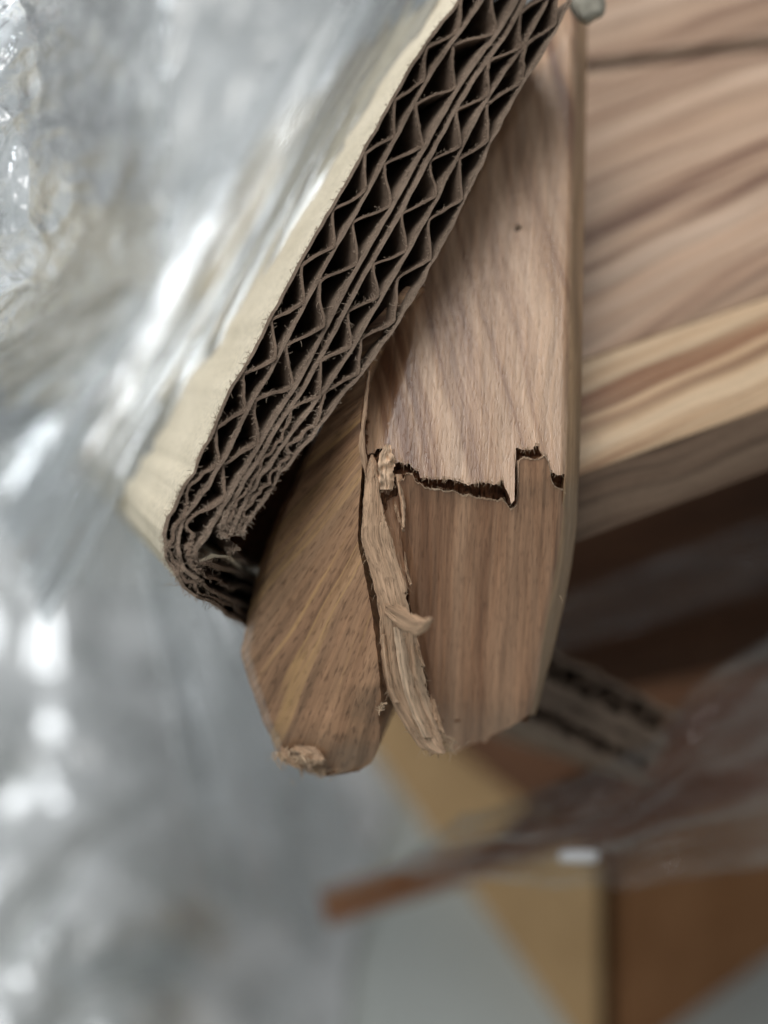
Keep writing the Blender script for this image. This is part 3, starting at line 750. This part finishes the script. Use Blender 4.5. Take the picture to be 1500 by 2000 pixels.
# film drawn over the cream side of the protector: folds run along the board
def film_wrap(u, v):
    # u: across, from behind the cut edge over the cream face and off to the left ; v: along the board, bottom to top
    ex, ey = lerp(130, 1100, v), lerp(1386, -360, v)
    base_ = W(ex, ey, 106.4 + max(0, 1010 - ey) * 0.0080)
    start = lerp(0.55, 0.13, sstep(0.16, 0.55, v)) + 0.05 * N(v*4, 3.0) + 0.02*N(v*15, 4.0)
    off = start + 1.5 * u
    nrm = CV(-0.81, 0.465, 0.36)
    p = base_ + CV(EX[0]*off, EX[1]*off, EX[2]*off)
    c = off
    fold = 3.6*bil(v*1.0 + c*0.4, c*7, 2.0) + 1.8*bil(v*1.8 + c, c*16, 1.0) + 0.5*bil(v*5, c*32, 6.0)
    lift = 0.5 + fold * sstep(0.0, 0.10, u) + 9*sstep(0.50, 1.0, u)*(0.6 + 0.8*N(v*2.5, u*2))
    return p + nrm * max(0.25, lift)
film('stretch_film', film_wrap, 200, 200, M_film, 'clear film stretched in long folds over the cream side of the protector', W(300, 1000, 130))

# crumpled loose film at the left edge, near the lens's focus
def film_left(u, v):
    y = lerp(-200, 1300, v)
    x = lerp(-220, 330, u) - 420*sstep(0.45, 0.9, v)
    d = 113 + 55*sstep(0.45, 1.0, u + 0.12*N(v*6, 2)) + 9*bil(u*2.6 + 3, v*6, 1.0) + 5*bil(u*6, v*13 + u*3, 4.0) + 2.2*bil(u*13, v*30, 7.0)
    return W(x + 8*N(u*5, v*15), y + 8*N(u*5, v*15, 4), d)
film('crumpled_film', film_left, 150, 260, M_film2, 'sharply crinkled clear film at the left edge', W(0, 640, 118))

# looser film hanging behind it, upper left
def film_back(u, v):
    x = lerp(-350, 760, u); y = lerp(-350, 1150, v)
    al, ac = u*0.55 - v*0.85, u*0.85 + v*0.5          # along / across the pull of the wrap
    d = 218 + 26*N(u*2.0, v*1.8, 3) + 22*bil(al*2.2, ac*4.5, 5.0) + 9*bil(al*5, ac*10, 7.0) + 3.5*bil(al*11 + 2, ac*18, 1.0) + 1.2*bil(al*24, ac*34, 2.0) - 15*v
    return W(x - 90*v, y, d)
film('draped_film', film_back, 190, 190, M_film3, 'hazy loose film hanging behind the wrapped protector, upper left', W(200, 1000, 220))

# film heaped on the floor below left
def film_low(u, v):
    y = lerp(900, 2250, v)
    x = lerp(-400, lerp(680, 720, v) + 90*N(v*3, 2) + 40*N(v*9, 5), u)
    hgt = (80 - 45*v) * (1 - sstep(0.25, 1.0, u)) * (0.7 + 0.8*N(u*2.2, v*2.2, 8)) + (32*bil(u*3.4, v*4, 2.0) + 10*bil(u*7, v*8, 5.0) + 2*bil(u*18, v*18, 4.0))*(1 - sstep(0.45, 1.0, u))
    return W(x, y, fdp(x, y) - 1.5 - max(0, hgt))
film('crumpled_film', film_low, 170, 190, M_film5, 'blurred heap of crumpled clear film on the floor, lower left', W(100, 2100, fdp(100, 2100)))

# film tail running from the folded corner down to the right
def film_tail(u, v):
    a = (lerp(235, 470, u), lerp(960, 1225, u)); b = (lerp(420, 760, u), lerp(1850, 1720, u))
    x, y = lerp(a[0], b[0], v), lerp(a[1], b[1], v)
    d = lerp(150 - 25*u, 215, v) + 5*N(u*9 + v, v*1.2, 3) + 2*N(u*22, v*2.5, 6) + 2*vor(u*9, v*5)
    return W(x, y, min(d, fdp(x, y) - 4))
film('film_tail', film_tail, 90, 90, M_film4, 'taut clear film tail running down from the folded cardboard corner', W(600, 1780, 200))

# film bridging the dark gap under the tabletop
def film_gap(u, v):
    x = lerp(1060, 1900, u); y = lerp(1175, 860, u) + v * lerp(110, 170, u)
    d = lerp(180, 205, u) + 3*N(v*6, u*2, 3) + 2*N(v*14, u*3, 5) + 3*vor(u*6, v*3)
    return W(x, y, d)
film('film_strip', film_gap, 80, 50, M_film4, 'hazy film strip bridging the dark gap under the tabletop', W(1300, 1200, 175))

# film drawn over the slats, lower right: creases run with the slats
def film_slat(u, v):
    a = (lerp(900, 1900, u), float(np.interp(u, [0, 0.2, 0.36, 0.46, 1.0], [1590, 1530, 1452, 1340, 960]))); b = (lerp(740, 1900, u), float(np.interp(u, [0, 0.4, 1], [1710, 1735, 1640])))
    x, y = lerp(a[0], b[0], v), lerp(a[1], b[1], v) + 12*N(u*9, v)
    d = lerp(150, 152, sstep(0, .5, u)) + 40*sstep(0.5, 1, u) + 7*bil(v*4 + u*0.5, u*1.6, 1.0) + 4*bil(v*9 + u, u*3, 4.0) + 1.8*bil(v*18, u*8, 2.0) + 10*v - 8
    return W(x, y, d)
film('stretch_film', film_slat, 150, 150, M_film4, 'hazy brownish film drawn over the slatted base, lower right', W(1100, 1650, 190))
